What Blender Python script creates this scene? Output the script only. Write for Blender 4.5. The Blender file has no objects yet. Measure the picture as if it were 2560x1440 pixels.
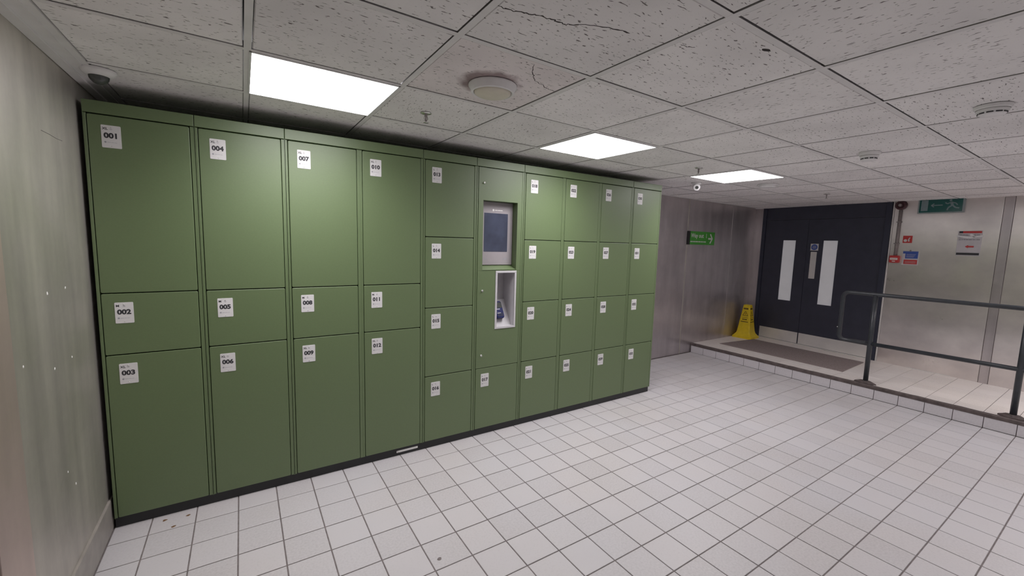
import bpy, math, random
from mathutils import Vector, Matrix, Euler
random.seed(7)
S = bpy.context.scene
COL = S.collection
PI = math.pi

# ------------------------------------------------------------------ camera
FPX = 1045.276
CAMPOS = Vector((0.58806, -2.84148, 1.56279))
AX_R = Vector((0.8391764, -0.5431963, 0.0268469))
AX_D = Vector((-0.0363561, -0.1052825, -0.9937776))
AX_F = Vector((0.5426428, 0.8329786, -0.1080991))
cam_data = bpy.data.cameras.new('camera')
cam_data.sensor_width = 36.0
cam_data.lens = FPX / 2560 * 36.0
cam_data.clip_start = 0.02
cam = bpy.data.objects.new('camera', cam_data)
COL.objects.link(cam)
m = Matrix((AX_R, -AX_D, -AX_F)).transposed().to_4x4()
m.translation = CAMPOS
cam.matrix_world = m
S.camera = cam

# ------------------------------------------------------------------ world, exposure
w = bpy.data.worlds.new('world')
S.world = w
w.use_nodes = True
w.node_tree.nodes['Background'].inputs[0].default_value = (0.5, 0.5, 0.55, 1)
w.node_tree.nodes['Background'].inputs[1].default_value = 0.02
S.view_settings.view_transform = 'Standard'
S.view_settings.look = 'None'
S.view_settings.gamma = 1.0
S.view_settings.use_curve_mapping = False
S.view_settings.exposure = 0.0
GLOW = 9.0            # luminance of the panel diffusers
LAMP_WATT = 8.5      # directed output of each LED panel
LAMP_SPREAD = 135     # beam angle in degrees


def project(p):
    d = Vector(p) - CAMPOS
    z = d.dot(AX_F)
    if z < 0.05:
        return None
    return (1280 + FPX * d.dot(AX_R) / z, 720 + FPX * d.dot(AX_D) / z)


# ------------------------------------------------------------------ materials
def new_mat(name):
    mt = bpy.data.materials.new(name)
    mt.use_nodes = True
    nt = mt.node_tree
    return mt, nt, nt.nodes['Principled BSDF']


def N(nt, typ, **kw):
    n = nt.nodes.new(typ)
    for k, v in kw.items():
        setattr(n, k, v)
    return n


def L(nt, a, ao, b, bi):
    nt.links.new(a.outputs[ao], b.inputs[bi])


def ramp(nt, stops):
    n = N(nt, 'ShaderNodeValToRGB')
    e = n.color_ramp.elements
    while len(e) < len(stops):
        e.new(0.5)
    for el, (p, c) in zip(e, stops):
        el.position = p
        el.color = c if len(c) == 4 else (*c, 1)
    return n


def flat(name, col, rough=0.5, metal=0.0, noise=0.06, scale=30.0, spec=0.5, coat=0.0):
    """plain colour with a little procedural unevenness"""
    mt, nt, b = new_mat(name)
    tc = N(nt, 'ShaderNodeTexCoord')
    nz = N(nt, 'ShaderNodeTexNoise')
    nz.inputs['Scale'].default_value = scale
    nz.inputs['Detail'].default_value = 3
    L(nt, tc, 'Object', nz, 'Vector')
    lo = [max(0, c * (1 - noise)) for c in col]
    hi = [min(1, c * (1 + noise)) for c in col]
    r = ramp(nt, [(0.3, lo), (0.7, hi)])
    L(nt, nz, 'Fac', r, 'Fac')
    L(nt, r, 'Color', b, 'Base Color')
    b.inputs['Roughness'].default_value = rough
    b.inputs['Metallic'].default_value = metal
    b.inputs['Specular IOR Level'].default_value = spec
    b.inputs['Coat Weight'].default_value = coat
    return mt


def steel(name, col, rough=0.36, streak=(26, 26, 1.6), var=0.28, metal=0.95, bands=0.5, aniso=0.8):
    """worn stainless sheet: long streaks, cloudy stains, uneven gloss"""
    mt, nt, b = new_mat(name)
    tc = N(nt, 'ShaderNodeTexCoord')
    mp = N(nt, 'ShaderNodeMapping')
    mp.inputs['Scale'].default_value = streak
    L(nt, tc, 'Object', mp, 'Vector')
    n1 = N(nt, 'ShaderNodeTexNoise')
    n1.inputs['Scale'].default_value = 1.0
    n1.inputs['Detail'].default_value = 5
    L(nt, mp, 'Vector', n1, 'Vector')
    n2 = N(nt, 'ShaderNodeTexNoise')
    n2.inputs['Scale'].default_value = 2.2
    n2.inputs['Detail'].default_value = 6
    n2.inputs['Roughness'].default_value = 0.6
    L(nt, tc, 'Object', n2, 'Vector')
    mx = N(nt, 'ShaderNodeMix', data_type='FLOAT')
    mx.inputs[0].default_value = bands
    L(nt, n1, 'Fac', mx, 2)
    L(nt, n2, 'Fac', mx, 3)
    lo = [c * (1 - var) for c in col]
    hi = [c * (1 + var) for c in col]
    hi[2] *= 0.97
    r = ramp(nt, [(0.32, lo), (0.68, hi)])
    L(nt, mx, 0, r, 'Fac')
    L(nt, r, 'Color', b, 'Base Color')
    rr = N(nt, 'ShaderNodeMapRange')
    rr.inputs['From Min'].default_value = 0.3
    rr.inputs['From Max'].default_value = 0.7
    rr.inputs['To Min'].default_value = rough + 0.10
    rr.inputs['To Max'].default_value = rough - 0.06
    L(nt, n2, 'Fac', rr, 'Value')
    L(nt, rr, 0, b, 'Roughness')
    b.inputs['Metallic'].default_value = metal
    # brushed finish: gloss smears sideways, sharper up and down
    tg = N(nt, 'ShaderNodeCombineXYZ')
    tg.inputs['Z'].default_value = 1.0
    L(nt, tg, 0, b, 'Tangent')
    b.inputs['Anisotropic'].default_value = aniso
    b.inputs['Anisotropic Rotation'].default_value = 0.25
    return mt


TILE_A = 0.19745
TILE_TH = -0.00269
TILE_OX, TILE_OY = 0.13231, 0.05943


def tile_material(name, base, pitch, org, th):
    """glazed floor tile: tone differs tile by tile, fine speckle"""
    mt, nt, b = new_mat(name)
    geo = N(nt, 'ShaderNodeNewGeometry')
    sub = N(nt, 'ShaderNodeVectorMath', operation='SUBTRACT')
    sub.inputs[1].default_value = (org[0], org[1], 0)
    L(nt, geo, 'Position', sub, 0)
    rot = N(nt, 'ShaderNodeVectorRotate', rotation_type='Z_AXIS')
    rot.inputs['Angle'].default_value = -th
    L(nt, sub, 0, rot, 'Vector')
    dv = N(nt, 'ShaderNodeVectorMath', operation='SCALE')
    dv.inputs['Scale'].default_value = 1.0 / pitch
    L(nt, rot, 0, dv, 0)
    fl = N(nt, 'ShaderNodeVectorMath', operation='FLOOR')
    L(nt, dv, 0, fl, 0)
    sep = N(nt, 'ShaderNodeSeparateXYZ')
    L(nt, fl, 0, sep, 0)
    cmb = N(nt, 'ShaderNodeCombineXYZ')
    L(nt, sep, 'X', cmb, 'X')
    L(nt, sep, 'Y', cmb, 'Y')
    wn = N(nt, 'ShaderNodeTexWhiteNoise', noise_dimensions='2D')
    L(nt, cmb, 0, wn, 'Vector')
    n1 = N(nt, 'ShaderNodeTexNoise')
    n1.inputs['Scale'].default_value = 90
    n1.inputs['Detail'].default_value = 4
    L(nt, geo, 'Position', n1, 'Vector')
    n2 = N(nt, 'ShaderNodeTexNoise')
    n2.inputs['Scale'].default_value = 1.3
    n2.inputs['Detail'].default_value = 3
    L(nt, geo, 'Position', n2, 'Vector')
    add = N(nt, 'ShaderNodeMath', operation='MULTIPLY_ADD')
    L(nt, wn, 'Value', add, 0)
    add.inputs[1].default_value = 0.34
    L(nt, n1, 'Fac', add, 2)
    add2 = N(nt, 'ShaderNodeMath', operation='MULTIPLY_ADD')
    L(nt, n2, 'Fac', add2, 0)
    add2.inputs[1].default_value = 0.5
    L(nt, add, 0, add2, 2)
    r = ramp(nt, [(0.45, [c * 0.86 for c in base]), (0.75, base), (1.0, [min(1, c * 1.08) for c in base])])
    L(nt, add2, 0, r, 'Fac')
    hs = N(nt, 'ShaderNodeMix', data_type='RGBA', blend_type='MULTIPLY')
    hs.inputs[0].default_value = 0.6
    r2 = ramp(nt, [(0.35, (1.0, 0.985, 0.96)), (0.65, (0.97, 0.985, 1.0))])
    L(nt, n2, 'Fac', r2, 'Fac')
    L(nt, r, 'Color', hs, 6)
    L(nt, r2, 'Color', hs, 7)
    L(nt, hs, 2, b, 'Base Color')
    b.inputs['Roughness'].default_value = 0.42
    bp = N(nt, 'ShaderNodeBump')
    bp.inputs['Strength'].default_value = 0.12
    bp.inputs['Distance'].default_value = 0.002
    L(nt, n1, 'Fac', bp, 'Height')
    L(nt, bp, 'Normal', b, 'Normal')
    return mt


def fissured(name, base, stain=False):
    """mineral fibre ceiling tile: short worm-like fissures and pinholes"""
    mt, nt, b = new_mat(name)
    tc = N(nt, 'ShaderNodeTexCoord')
    oi = N(nt, 'ShaderNodeObjectInfo')
    off = N(nt, 'ShaderNodeVectorMath', operation='MULTIPLY_ADD')
    cm = N(nt, 'ShaderNodeCombineXYZ')
    for k in 'XYZ':
        L(nt, oi, 'Random', cm, k)
    L(nt, cm, 0, off, 0)
    off.inputs[1].default_value = (37, 53, 0)
    L(nt, tc, 'Object', off, 2)
    mp = N(nt, 'ShaderNodeMapping')
    mp.inputs['Scale'].default_value = (38, 125, 1)
    L(nt, off, 0, mp, 'Vector')
    n1 = N(nt, 'ShaderNodeTexNoise')
    n1.inputs['Scale'].default_value = 1.0
    n1.inputs['Detail'].default_value = 1.5
    n1.inputs['Distortion'].default_value = 0.7
    L(nt, mp, 'Vector', n1, 'Vector')
    r1 = ramp(nt, [(0.655, (0, 0, 0)), (0.69, (1, 1, 1))])
    L(nt, n1, 'Fac', r1, 'Fac')
    n2 = N(nt, 'ShaderNodeTexNoise')
    n2.inputs['Scale'].default_value = 300
    L(nt, off, 0, n2, 'Vector')
    r2 = ramp(nt, [(0.70, (0, 0, 0)), (0.76, (0.32, 0.32, 0.32))])
    L(nt, n2, 'Fac', r2, 'Fac')
    mx = N(nt, 'ShaderNodeMath', operation='MAXIMUM')
    L(nt, r1, 'Color', mx, 0)
    L(nt, r2, 'Color', mx, 1)
    n3 = N(nt, 'ShaderNodeTexNoise')
    n3.inputs['Scale'].default_value = 3.0
    L(nt, off, 0, n3, 'Vector')
    rb = ramp(nt, [(0.3, [c * 0.92 for c in base]), (0.7, [min(1, c * 1.04) for c in base])])
    L(nt, n3, 'Fac', rb, 'Fac')
    tone = N(nt, 'ShaderNodeMapRange')
    tone.inputs['To Min'].default_value = 0.93
    tone.inputs['To Max'].default_value = 1.04
    L(nt, oi, 'Random', tone, 'Value')
    tm = N(nt, 'ShaderNodeVectorMath', operation='SCALE')
    L(nt, rb, 'Color', tm, 0)
    L(nt, tone, 0, tm, 'Scale')
    cur = tm
    curo = 0
    if stain:
        ln = N(nt, 'ShaderNodeVectorMath', operation='LENGTH')
        sb = N(nt, 'ShaderNodeVectorMath', operation='SUBTRACT')
        sb.inputs[1].default_value = stain
        L(nt, tc, 'Object', sb, 0)
        flt = N(nt, 'ShaderNodeVectorMath', operation='MULTIPLY')
        flt.inputs[1].default_value = (1, 1, 0)
        L(nt, sb, 0, flt, 0)
        L(nt, flt, 0, ln, 0)
        nn = N(nt, 'ShaderNodeTexNoise')
        nn.inputs['Scale'].default_value = 14
        L(nt, tc, 'Object', nn, 'Vector')
        ad = N(nt, 'ShaderNodeMath', operation='MULTIPLY_ADD')
        L(nt, nn, 'Fac', ad, 0)
        ad.inputs[1].default_value = 0.10
        L(nt, ln, 'Value', ad, 2)
        rs = ramp(nt, [(0.155, (0.42, 0.36, 0.36)), (0.20, (1, 1, 1))])
        L(nt, ad, 0, rs, 'Fac')
        ms = N(nt, 'ShaderNodeMix', data_type='RGBA', blend_type='MULTIPLY')
        ms.inputs[0].default_value = 1.0
        L(nt, tm, 0, ms, 6)
        L(nt, rs, 'Color', ms, 7)
        cur, curo = ms, 2
    mc = N(nt, 'ShaderNodeMix', data_type='RGBA')
    L(nt, mx, 0, mc, 0)
    L(nt, cur, curo, mc, 6)
    mc.inputs[7].default_value = (base[0] * 0.25, base[1] * 0.23, base[2] * 0.23, 1)
    L(nt, mc, 2, b, 'Base Color')
    b.inputs['Roughness'].default_value = 0.95
    b.inputs['Specular IOR Level'].default_value = 0.1
    bp = N(nt, 'ShaderNodeBump', invert=True)
    bp.inputs['Strength'].default_value = 0.5
    bp.inputs['Distance'].default_value = 0.003
    L(nt, mx, 0, bp, 'Height')
    L(nt, bp, 'Normal', b, 'Normal')
    return mt


def emit(name, col, strength):
    mt, nt, b = new_mat(name)
    b.inputs['Base Color'].default_value = (0.8, 0.8, 0.8, 1)
    b.inputs['Emission Color'].default_value = (*col, 1)
    b.inputs['Emission Strength'].default_value = strength
    return mt


M = {}
M['floor_tile'] = tile_material('floor_tile', (0.535, 0.512, 0.52), TILE_A, (TILE_OX, TILE_OY), TILE_TH)
M['step_tile'] = tile_material('step_tile', (0.80, 0.74, 0.70), TILE_A, (6.25, TILE_OY), TILE_TH)
M['kerb_tile'] = flat('kerb_tile', (0.68, 0.65, 0.67), 0.35, noise=0.05, scale=60)
M['grout'] = flat('grout', (0.19, 0.165, 0.16), 0.9, noise=0.25, scale=25)
M['ceil'] = fissured('ceiling_fibre', (0.94, 0.915, 0.91))
M['ceil_stain'] = fissured('ceiling_fibre_stained', (0.93, 0.87, 0.865), stain=(0.0, 0.02, 0))
M['tee'] = flat('tee_white', (0.82, 0.80, 0.80), 0.5, noise=0.05, scale=8)
M['void'] = flat('void_dark', (0.02, 0.02, 0.02), 0.9)
M['crack'] = flat('crack_dark', (0.05, 0.042, 0.04), 0.95, noise=0.2)
M['steel_left'] = steel('steel_left', (0.62, 0.59, 0.55), 0.50, (9, 9, 1.2), 0.24, aniso=0.5)
M['steel_pink'] = steel('steel_pinkish', (0.70, 0.59, 0.55), 0.50, (9, 9, 0.8), 0.14, aniso=0.5)  # pinker tint for one narrow upright strip of the left wall
M['steel_back'] = steel('steel_back', (0.60, 0.56, 0.58), 0.36, (7, 7, 1.0), 0.22)
M['steel_right'] = steel('steel_right', (0.84, 0.79, 0.79), 0.32, (2.0, 2.0, 3.0), 0.20)
M['steel_kick'] = steel('steel_kick', (0.80, 0.78, 0.77), 0.40, (4, 4, 4), 0.12, metal=0.35, aniso=0)
M['backing'] = flat('wall_backing', (0.30, 0.28, 0.27), 0.8)
M['plaster'] = flat('wall_paint', (0.74, 0.73, 0.72), 0.7, noise=0.05, scale=5)
M['skirt'] = flat('skirting', (0.30, 0.275, 0.25), 0.45, noise=0.12, scale=14)
M['green'] = flat('locker_green', (0.108, 0.158, 0.064), 0.48, noise=0.035, scale=120, spec=0.95)
M['green_dark'] = flat('locker_inner', (0.030, 0.045, 0.022), 0.7)
M['black'] = flat('black_plinth', (0.018, 0.019, 0.020), 0.45)
M['white'] = flat('plate_white', (0.68, 0.67, 0.665), 0.4, noise=0.02)
M['ink'] = flat('ink_black', (0.035, 0.035, 0.04), 0.5)
M['ink_grey'] = flat('ink_grey', (0.33, 0.33, 0.36), 0.5)
M['ink_light'] = flat('ink_light', (0.52, 0.52, 0.53), 0.5)
M['chrome'] = flat('chrome', (0.75, 0.75, 0.73), 0.18, metal=1.0, noise=0.03)
M['bezel'] = flat('terminal_bezel', (0.36, 0.33, 0.345), 0.42, noise=0.02)
M['screen'] = flat('terminal_screen', (0.065, 0.075, 0.115), 0.12, noise=0.25, scale=6)
M['niche'] = flat('niche_white', (0.56, 0.545, 0.56), 0.45, noise=0.03)
M['reader'] = flat('reader_blue', (0.012, 0.018, 0.10), 0.25, noise=0.1)
M['plastic_white'] = flat('plastic_white', (0.86, 0.85, 0.85), 0.4, noise=0.03)
M['plastic_cream'] = flat('plastic_cream', (0.74, 0.69, 0.58), 0.45, noise=0.05, scale=12)
M['lens'] = flat('dome_lens', (0.07, 0.075, 0.07), 0.12, noise=0.1)
M['navy'] = flat('door_navy', (0.044, 0.047, 0.070), 0.38, noise=0.10, scale=8)
M['navy_frame'] = flat('door_frame_navy', (0.036, 0.040, 0.064), 0.42, noise=0.10, scale=8)
M['pane'] = flat('frosted_pane', (0.62, 0.61, 0.62), 0.3, noise=0.05, scale=4)
M['pane'].node_tree.nodes['Principled BSDF'].inputs['Emission Color'].default_value = (0.95, 0.95, 1.0, 1)
M['pane'].node_tree.nodes['Principled BSDF'].inputs['Emission Strength'].default_value = 0.13   # faint glow put into the pane in place of light from beyond
M['rail'] = flat('rail_grey', (0.045, 0.050, 0.058), 0.32, noise=0.15, scale=18)
M['rust'] = flat('rusty_brown', (0.115, 0.090, 0.086), 0.75, noise=0.35, scale=22)
M['mat'] = flat('door_mat', (0.27, 0.22, 0.21), 0.95, noise=0.35, scale=160)
M['yellow'] = flat('cone_yellow', (0.82, 0.60, 0.02), 0.42, noise=0.06, scale=20)
M['cone_ink'] = flat('cone_print', (0.13, 0.07, 0.01), 0.5)
M['way_green'] = flat('way_green', (0.075, 0.36, 0.05), 0.35, noise=0.06)
M['way_green_dark'] = flat('way_green_dark', (0.035, 0.18, 0.028), 0.35)
M['exit_green'] = flat('exit_green', (0.010, 0.105, 0.095), 0.16, noise=0.05)
M['exit_print'] = flat('exit_print', (0.22, 0.30, 0.32), 0.2)
M['frame_grey'] = flat('sign_frame_grey', (0.30, 0.35, 0.36), 0.4)
M['red'] = flat('sign_red', (0.56, 0.045, 0.045), 0.4, noise=0.05)
M['maroon'] = flat('alarm_red', (0.07, 0.026, 0.032), 0.45)
M['blue'] = flat('sign_blue', (0.045, 0.10, 0.40), 0.4, noise=0.05)
M['conduit'] = flat('conduit_grey', (0.27, 0.24, 0.235), 0.5, noise=0.12)
M['paper'] = flat('paper', (0.60, 0.58, 0.60), 0.6, noise=0.03)
M['tape'] = flat('tape_clear', (0.80, 0.79, 0.80), 0.2)
M['stain'] = flat('brown_stain', (0.16, 0.085, 0.035), 0.8, noise=0.5, scale=60)
M['fleck'] = flat('paint_fleck', (0.86, 0.85, 0.82), 0.6)
M['lamp'] = emit('lamp_diffuser', (1.0, 0.965, 0.995), GLOW)
M['lamp_frame'] = flat('lamp_frame', (0.78, 0.78, 0.78), 0.4)


# ------------------------------------------------------------------ mesh helpers
class MB:
    def __init__(s):
        s.v, s.f, s.mi, s.sm = [], [], [], []

    def add(s, verts, faces, mi=0, smooth=False, T=None):
        o = len(s.v)
        for p in verts:
            p = Vector(p)
            if T is not None:
                p = T @ p
            s.v.append(tuple(p))
        for fc in faces:
            s.f.append([o + i for i in fc])
            s.mi.append(mi)
            s.sm.append(smooth)
        return s

    def box(s, x0, x1, y0, y1, z0, z1, mi=0, T=None):
        v = [(x0, y0, z0), (x1, y0, z0), (x1, y1, z0), (x0, y1, z0), (x0, y0, z1), (x1, y0, z1), (x1, y1, z1), (x0, y1, z1)]
        return s.add(v, [(0, 3, 2, 1), (4, 5, 6, 7), (0, 1, 5, 4), (1, 2, 6, 5), (2, 3, 7, 6), (3, 0, 4, 7)], mi, False, T)

    def loft(s, rings, mi=0, smooth=False, cap0=True, cap1=True, T=None, closed=True):
        """rings: lists of points, same count, counter-clockwise seen from the end of the loft"""
        n = len(rings[0])
        v = [p for r in rings for p in r]
        f = []
        for k in range(len(rings) - 1):
            for i in range(n if closed else n - 1):
                j = (i + 1) % n
                f.append((k * n + i, k * n + j, (k + 1) * n + j, (k + 1) * n + i))
        s.add(v, f, mi, smooth, T)
        o = len(s.v) - len(v)
        if cap0:
            s.f.append([o + i for i in reversed(range(n))]); s.mi.append(mi); s.sm.append(False)
        if cap1:
            s.f.append([o + (len(rings) - 1) * n + i for i in range(n)]); s.mi.append(mi); s.sm.append(False)
        return s

    def slab(s, x0, x1, z0, z1, yf, yb, r=0.0, ch=0.0, mi=0, n=3, T=None):
        """upright panel facing -y with rounded corners and a chamfered front edge"""
        def ring(ins, y):
            rr = max(r - ins, 0.0002)
            a0, a1, b0, b1 = x0 + ins, x1 - ins, z0 + ins, z1 - ins
            pts = []
            for cx, cz, st in ((a1 - rr, b1 - rr, 0), (a0 + rr, b1 - rr, 90), (a0 + rr, b0 + rr, 180), (a1 - rr, b0 + rr, 270)):
                if r <= 0:
                    pts.append((cx + (rr if st in (0, 270) else -rr), y, cz + (rr if st in (0, 90) else -rr)))
                    continue
                for k in range(n + 1):
                    a = math.radians(st + 90 * k / n)
                    pts.append((cx + rr * math.cos(a), y, cz + rr * math.sin(a)))
            return pts
        rings = [ring(0, yb)]
        if ch > 0:
            rings += [ring(0, yf + ch), ring(ch * 0.35, yf + ch * 0.35), ring(ch, yf)]
        else:
            rings += [ring(0, yf)]
        # seen from -y the ring runs clockwise in (x,z) mirrored; flip for outward normals
        rings = [list(reversed(q)) for q in rings]
        rings = [list(reversed(q)) for q in rings]
        return s.loft(rings, mi, False, T=T)

    def lathe(s, prof, seg=24, mi=0, smooth=True, T=None, cap0=False, cap1=False):
        """prof: (radius, z) from bottom to top around local z"""
        rings = [[(r * math.cos(2 * PI * i / seg), r * math.sin(2 * PI * i / seg), z) for i in range(seg)] for r, z in prof]
        return s.loft(rings, mi, smooth, cap0, cap1, T)

    def tube(s, pts, r, seg=12, mi=0):
        pts = [Vector(p) for p in pts]
        rings = []
        up = Vector((0, 0, 1))
        prev = None
        for i, p in enumerate(pts):
            if i == 0:
                d = pts[1] - p
            elif i == len(pts) - 1:
                d = p - pts[-2]
            else:
                d = (pts[i + 1] - p).normalized() + (p - pts[i - 1]).normalized()
            d.normalize()
            if prev is None:
                a = d.cross(up)
                if a.length < 1e-4:
                    a = d.cross(Vector((1, 0, 0)))
                a.normalize()
            else:
                a = prev - d * prev.dot(d)
                a.normalize()
            prev = a
            bb = d.cross(a)
            rings.append([tuple(p + r * (math.cos(2 * PI * k / seg) * a + math.sin(2 * PI * k / seg) * bb)) for k in range(seg)])
        return s.loft(rings, mi, True)

    def text(s, key, x, z, y, mi=0, sx=1.0, T=None):
        vs, fs = TEXTS[key]
        return s.add([(x + a * sx, y, z + b) for a, b in vs], fs, mi, False, T)

    def mesh(s, name, mats):
        me = bpy.data.meshes.new(name)
        me.from_pydata(s.v, [], s.f)
        for mt in (mats if isinstance(mats, (list, tuple)) else [mats]):
            me.materials.append(M[mt])
        me.polygons.foreach_set('material_index', s.mi)
        me.polygons.foreach_set('use_smooth', s.sm)
        me.update()
        return me

    def build(s, name, mats, parent=None, loc=(0, 0, 0), rot=(0, 0, 0)):
        return place(name, s.mesh(name, mats), parent, loc, rot)


def place(name, me, parent=None, loc=(0, 0, 0), rot=(0, 0, 0)):
    o = bpy.data.objects.new(name, me)
    COL.objects.link(o)
    o.parent = parent
    o.location = loc
    o.rotation_euler = rot
    return o


def tag(o, label, cat, group=None, kind=None):
    o['label'] = label
    o['category'] = cat
    if group:
        o['group'] = group
    if kind:
        o['kind'] = kind
    return o


def empty(name, loc=(0, 0, 0), rot=(0, 0, 0)):
    o = place(name, None, None, loc, rot)
    o.empty_display_size = 0.1
    return o


def copy_tree(o, parent=None):
    c = o.copy()
    COL.objects.link(c)
    c.parent = parent
    for ch in list(o.children):
        copy_tree(ch, c)
    return c


# lettering is turned into outlines once, in one pass
TEXTS = {}


def prepare_texts(items):
    objs = []
    for key, body, size, bold in items:
        cu = bpy.data.curves.new('lettering', 'FONT')
        cu.body = body
        cu.size = size
        cu.offset = bold
        cu.align_x = 'CENTER'
        cu.align_y = 'CENTER'
        cu.resolution_u = 3
        ob = bpy.data.objects.new('lettering', cu)
        COL.objects.link(ob)
        objs.append((key, ob, cu))
    bpy.context.view_layer.update()
    dg = bpy.context.evaluated_depsgraph_get()
    for key, ob, cu in objs:
        me = bpy.data.meshes.new_from_object(ob.evaluated_get(dg))
        vs = [(v.co.x, v.co.y) for v in me.vertices]
        fs = [tuple(p.vertices) for p in me.polygons]
        TEXTS[key] = (vs, fs)
        bpy.data.meshes.remove(me)
    for key, ob, cu in objs:
        bpy.data.objects.remove(ob)
        bpy.data.curves.remove(cu)


NUMS = ['%03d' % i for i in range(1, 34)]
prepare_texts([(n, n, 0.0335, 0.0016) for n in NUMS] +
              [('XL', 'XL', 0.0155, 0.0004), ('M', 'M', 0.0155, 0.0004), ('L', 'L', 0.0155, 0.0004),
               ('Way out', 'Way out', 0.085, 0.0018), ('1', '1', 0.085, 0.0018)])

# ================================================================== SETTING
XL_, YB = -0.0368, 0.848           # left steel wall, back steel wall
XK = 6.214                         # face of the step
YF = -5.2                          # wall behind the viewer
ZP = 0.132                         # raised landing
RW0, RWS = 7.685, 0.075            # door wall: x = RW0 + RWS*y
RWA = -PI / 2 - math.atan(RWS)


def rw_x(y):
    return RW0 + RWS * y


# ---- floor: grout bed with single tiles
mb = MB()
mb.box(XL_ - 0.15, XK + 0.03, YF - 0.1, YB + 0.15, -0.10, -0.0035)
floor = mb.build('floor', 'grout')
tag(floor, 'pale grey square-tiled floor with dark grout lines', 'floor', kind='structure')
JT = 0.0060


def floor_pt(i, j):
    c, s_ = math.cos(TILE_TH), math.sin(TILE_TH)
    X, Y = i * TILE_A, -j * TILE_A
    return (TILE_OX + c * X - s_ * Y, TILE_OY + s_ * X + c * Y)


def tile_mesh(mbx, wx, wy, cx=0, cy=0, T=None, th=0.0035, h=0.0):
    e = 0.0016
    r0 = [(cx, cy, h - th), (cx + wx, cy, h - th), (cx + wx, cy + wy, h - th), (cx, cy + wy, h - th)]
    r1 = [(cx, cy, h - e * 0.7), (cx + wx, cy, h - e * 0.7), (cx + wx, cy + wy, h - e * 0.7), (cx, cy + wy, h - e * 0.7)]
    r2 = [(cx + e, cy + e, h), (cx + wx - e, cy + e, h), (cx + wx - e, cy + wy - e, h), (cx + e, cy + wy - e, h)]
    mbx.loft([r0, r1, r2], T=T)


def poly_area(ps):
    return abs(sum(ps[i][0] * ps[(i + 1) % len(ps)][1] - ps[(i + 1) % len(ps)][0] * ps[i][1] for i in range(len(ps)))) / 2


def clip_frame(ps):
    for ax, lim, sg in ((0, 0, 1), (0, 2560, -1), (1, 0, 1), (1, 1440, -1)):
        out = []
        for k in range(len(ps)):
            a, b = ps[k], ps[(k + 1) % len(ps)]
            da, db = (a[ax] - lim) * sg, (b[ax] - lim) * sg
            if da >= 0:
                out.append(a)
            if (da >= 0) != (db >= 0):
                t = da / (da - db)
                out.append((a[0] + t * (b[0] - a[0]), a[1] + t * (b[1] - a[1])))
        ps = out
        if len(ps) < 3:
            return []
    return ps


tiles = []
for i in range(-1, 31):
    for j in range(-4, 27):
        u0, u1 = i * TILE_A, (i + 1) * TILE_A
        u0 = max(u0, XL_ - TILE_OX + 0.012)
        u1 = min(u1, XK - TILE_OX + 0.0)
        v1, v0 = -j * TILE_A, -(j + 1) * TILE_A
        v1 = min(v1, YB - TILE_OY)
        v0 = max(v0, YF - TILE_OY)
        if u1 - u0 < 0.02 or v1 - v0 < 0.02:
            continue
        x0, y0 = floor_pt(u0 / TILE_A, -v0 / TILE_A)
        x1, y1 = floor_pt(u1 / TILE_A, -v1 / TILE_A)
        if x0 < 4.0 and y0 > 0.09:
            continue                       # under the lockers
        ps = [project((x, y, 0)) for x, y in ((x0, y0), (x1, y0), (x1, y1), (x0, y1))]
        ar = 0
        if None not in ps:
            c = clip_frame(ps)
            ar = poly_area(c) if c else 0
        if (x0 + x1) / 2 < 4.24 and y1 > 0.06:
            ar *= 0.3
        tiles.append((ar, u0, u1, v0, v1))
tiles.sort(key=lambda t: -t[0])
shared = {}
rest = MB()
TF = Matrix.Translation((TILE_OX, TILE_OY, 0)) @ Matrix.Rotation(TILE_TH, 4, 'Z')
for k, (ar, u0, u1, v0, v1) in enumerate(tiles):
    wx, wy = u1 - u0 - JT, v1 - v0 - JT
    lift = random.uniform(-0.0004, 0.0004)
    if k < 300 and ar > 0:
        key = (round(wx, 4), round(wy, 4))
        if key not in shared:
            t = MB()
            tile_mesh(t, wx, wy, -wx / 2, -wy / 2)
            shared[key] = t.mesh('floor_tile', 'floor_tile')
        p = TF @ Vector(((u0 + u1) / 2, (v0 + v1) / 2, lift))
        place('floor_tile', shared[key], floor, p, (0, 0, TILE_TH))
    else:
        tile_mesh(rest, wx, wy, u0 + JT / 2, v0 + JT / 2, TF, h=lift)
o = rest.build('floor_tile_field', 'floor_tile', floor)
o['kind'] = 'stuff'

# brown chips and a grey mark on the tiles
for (x, y, rx, ry, rz) in ((0.189, -0.036, 0.010, 0.008, .3), (0.235, -0.121, 0.011, 0.007, .2), (0.292, -0.047, 0.010, 0.008, .4), (1.36, -1.067, 0.012, 0.010, 0)):
    t = MB()
    pr = []
    for k in range(12):
        a = 2 * PI * k / 12
        q = 1 + random.uniform(-.25, .25)
        pr.append((rx * q * math.cos(a), ry * q * math.sin(a), 0))
    t.loft([[(px, py, 0.0) for px, py, _ in pr], [(px * .8, py * .8, 0.0012) for px, py, _ in pr]])
    t.build('stain_mark', 'stain' if x < 0.5 else 'grout', floor, (x, y, 0.0004), (0, 0, rz))

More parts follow.
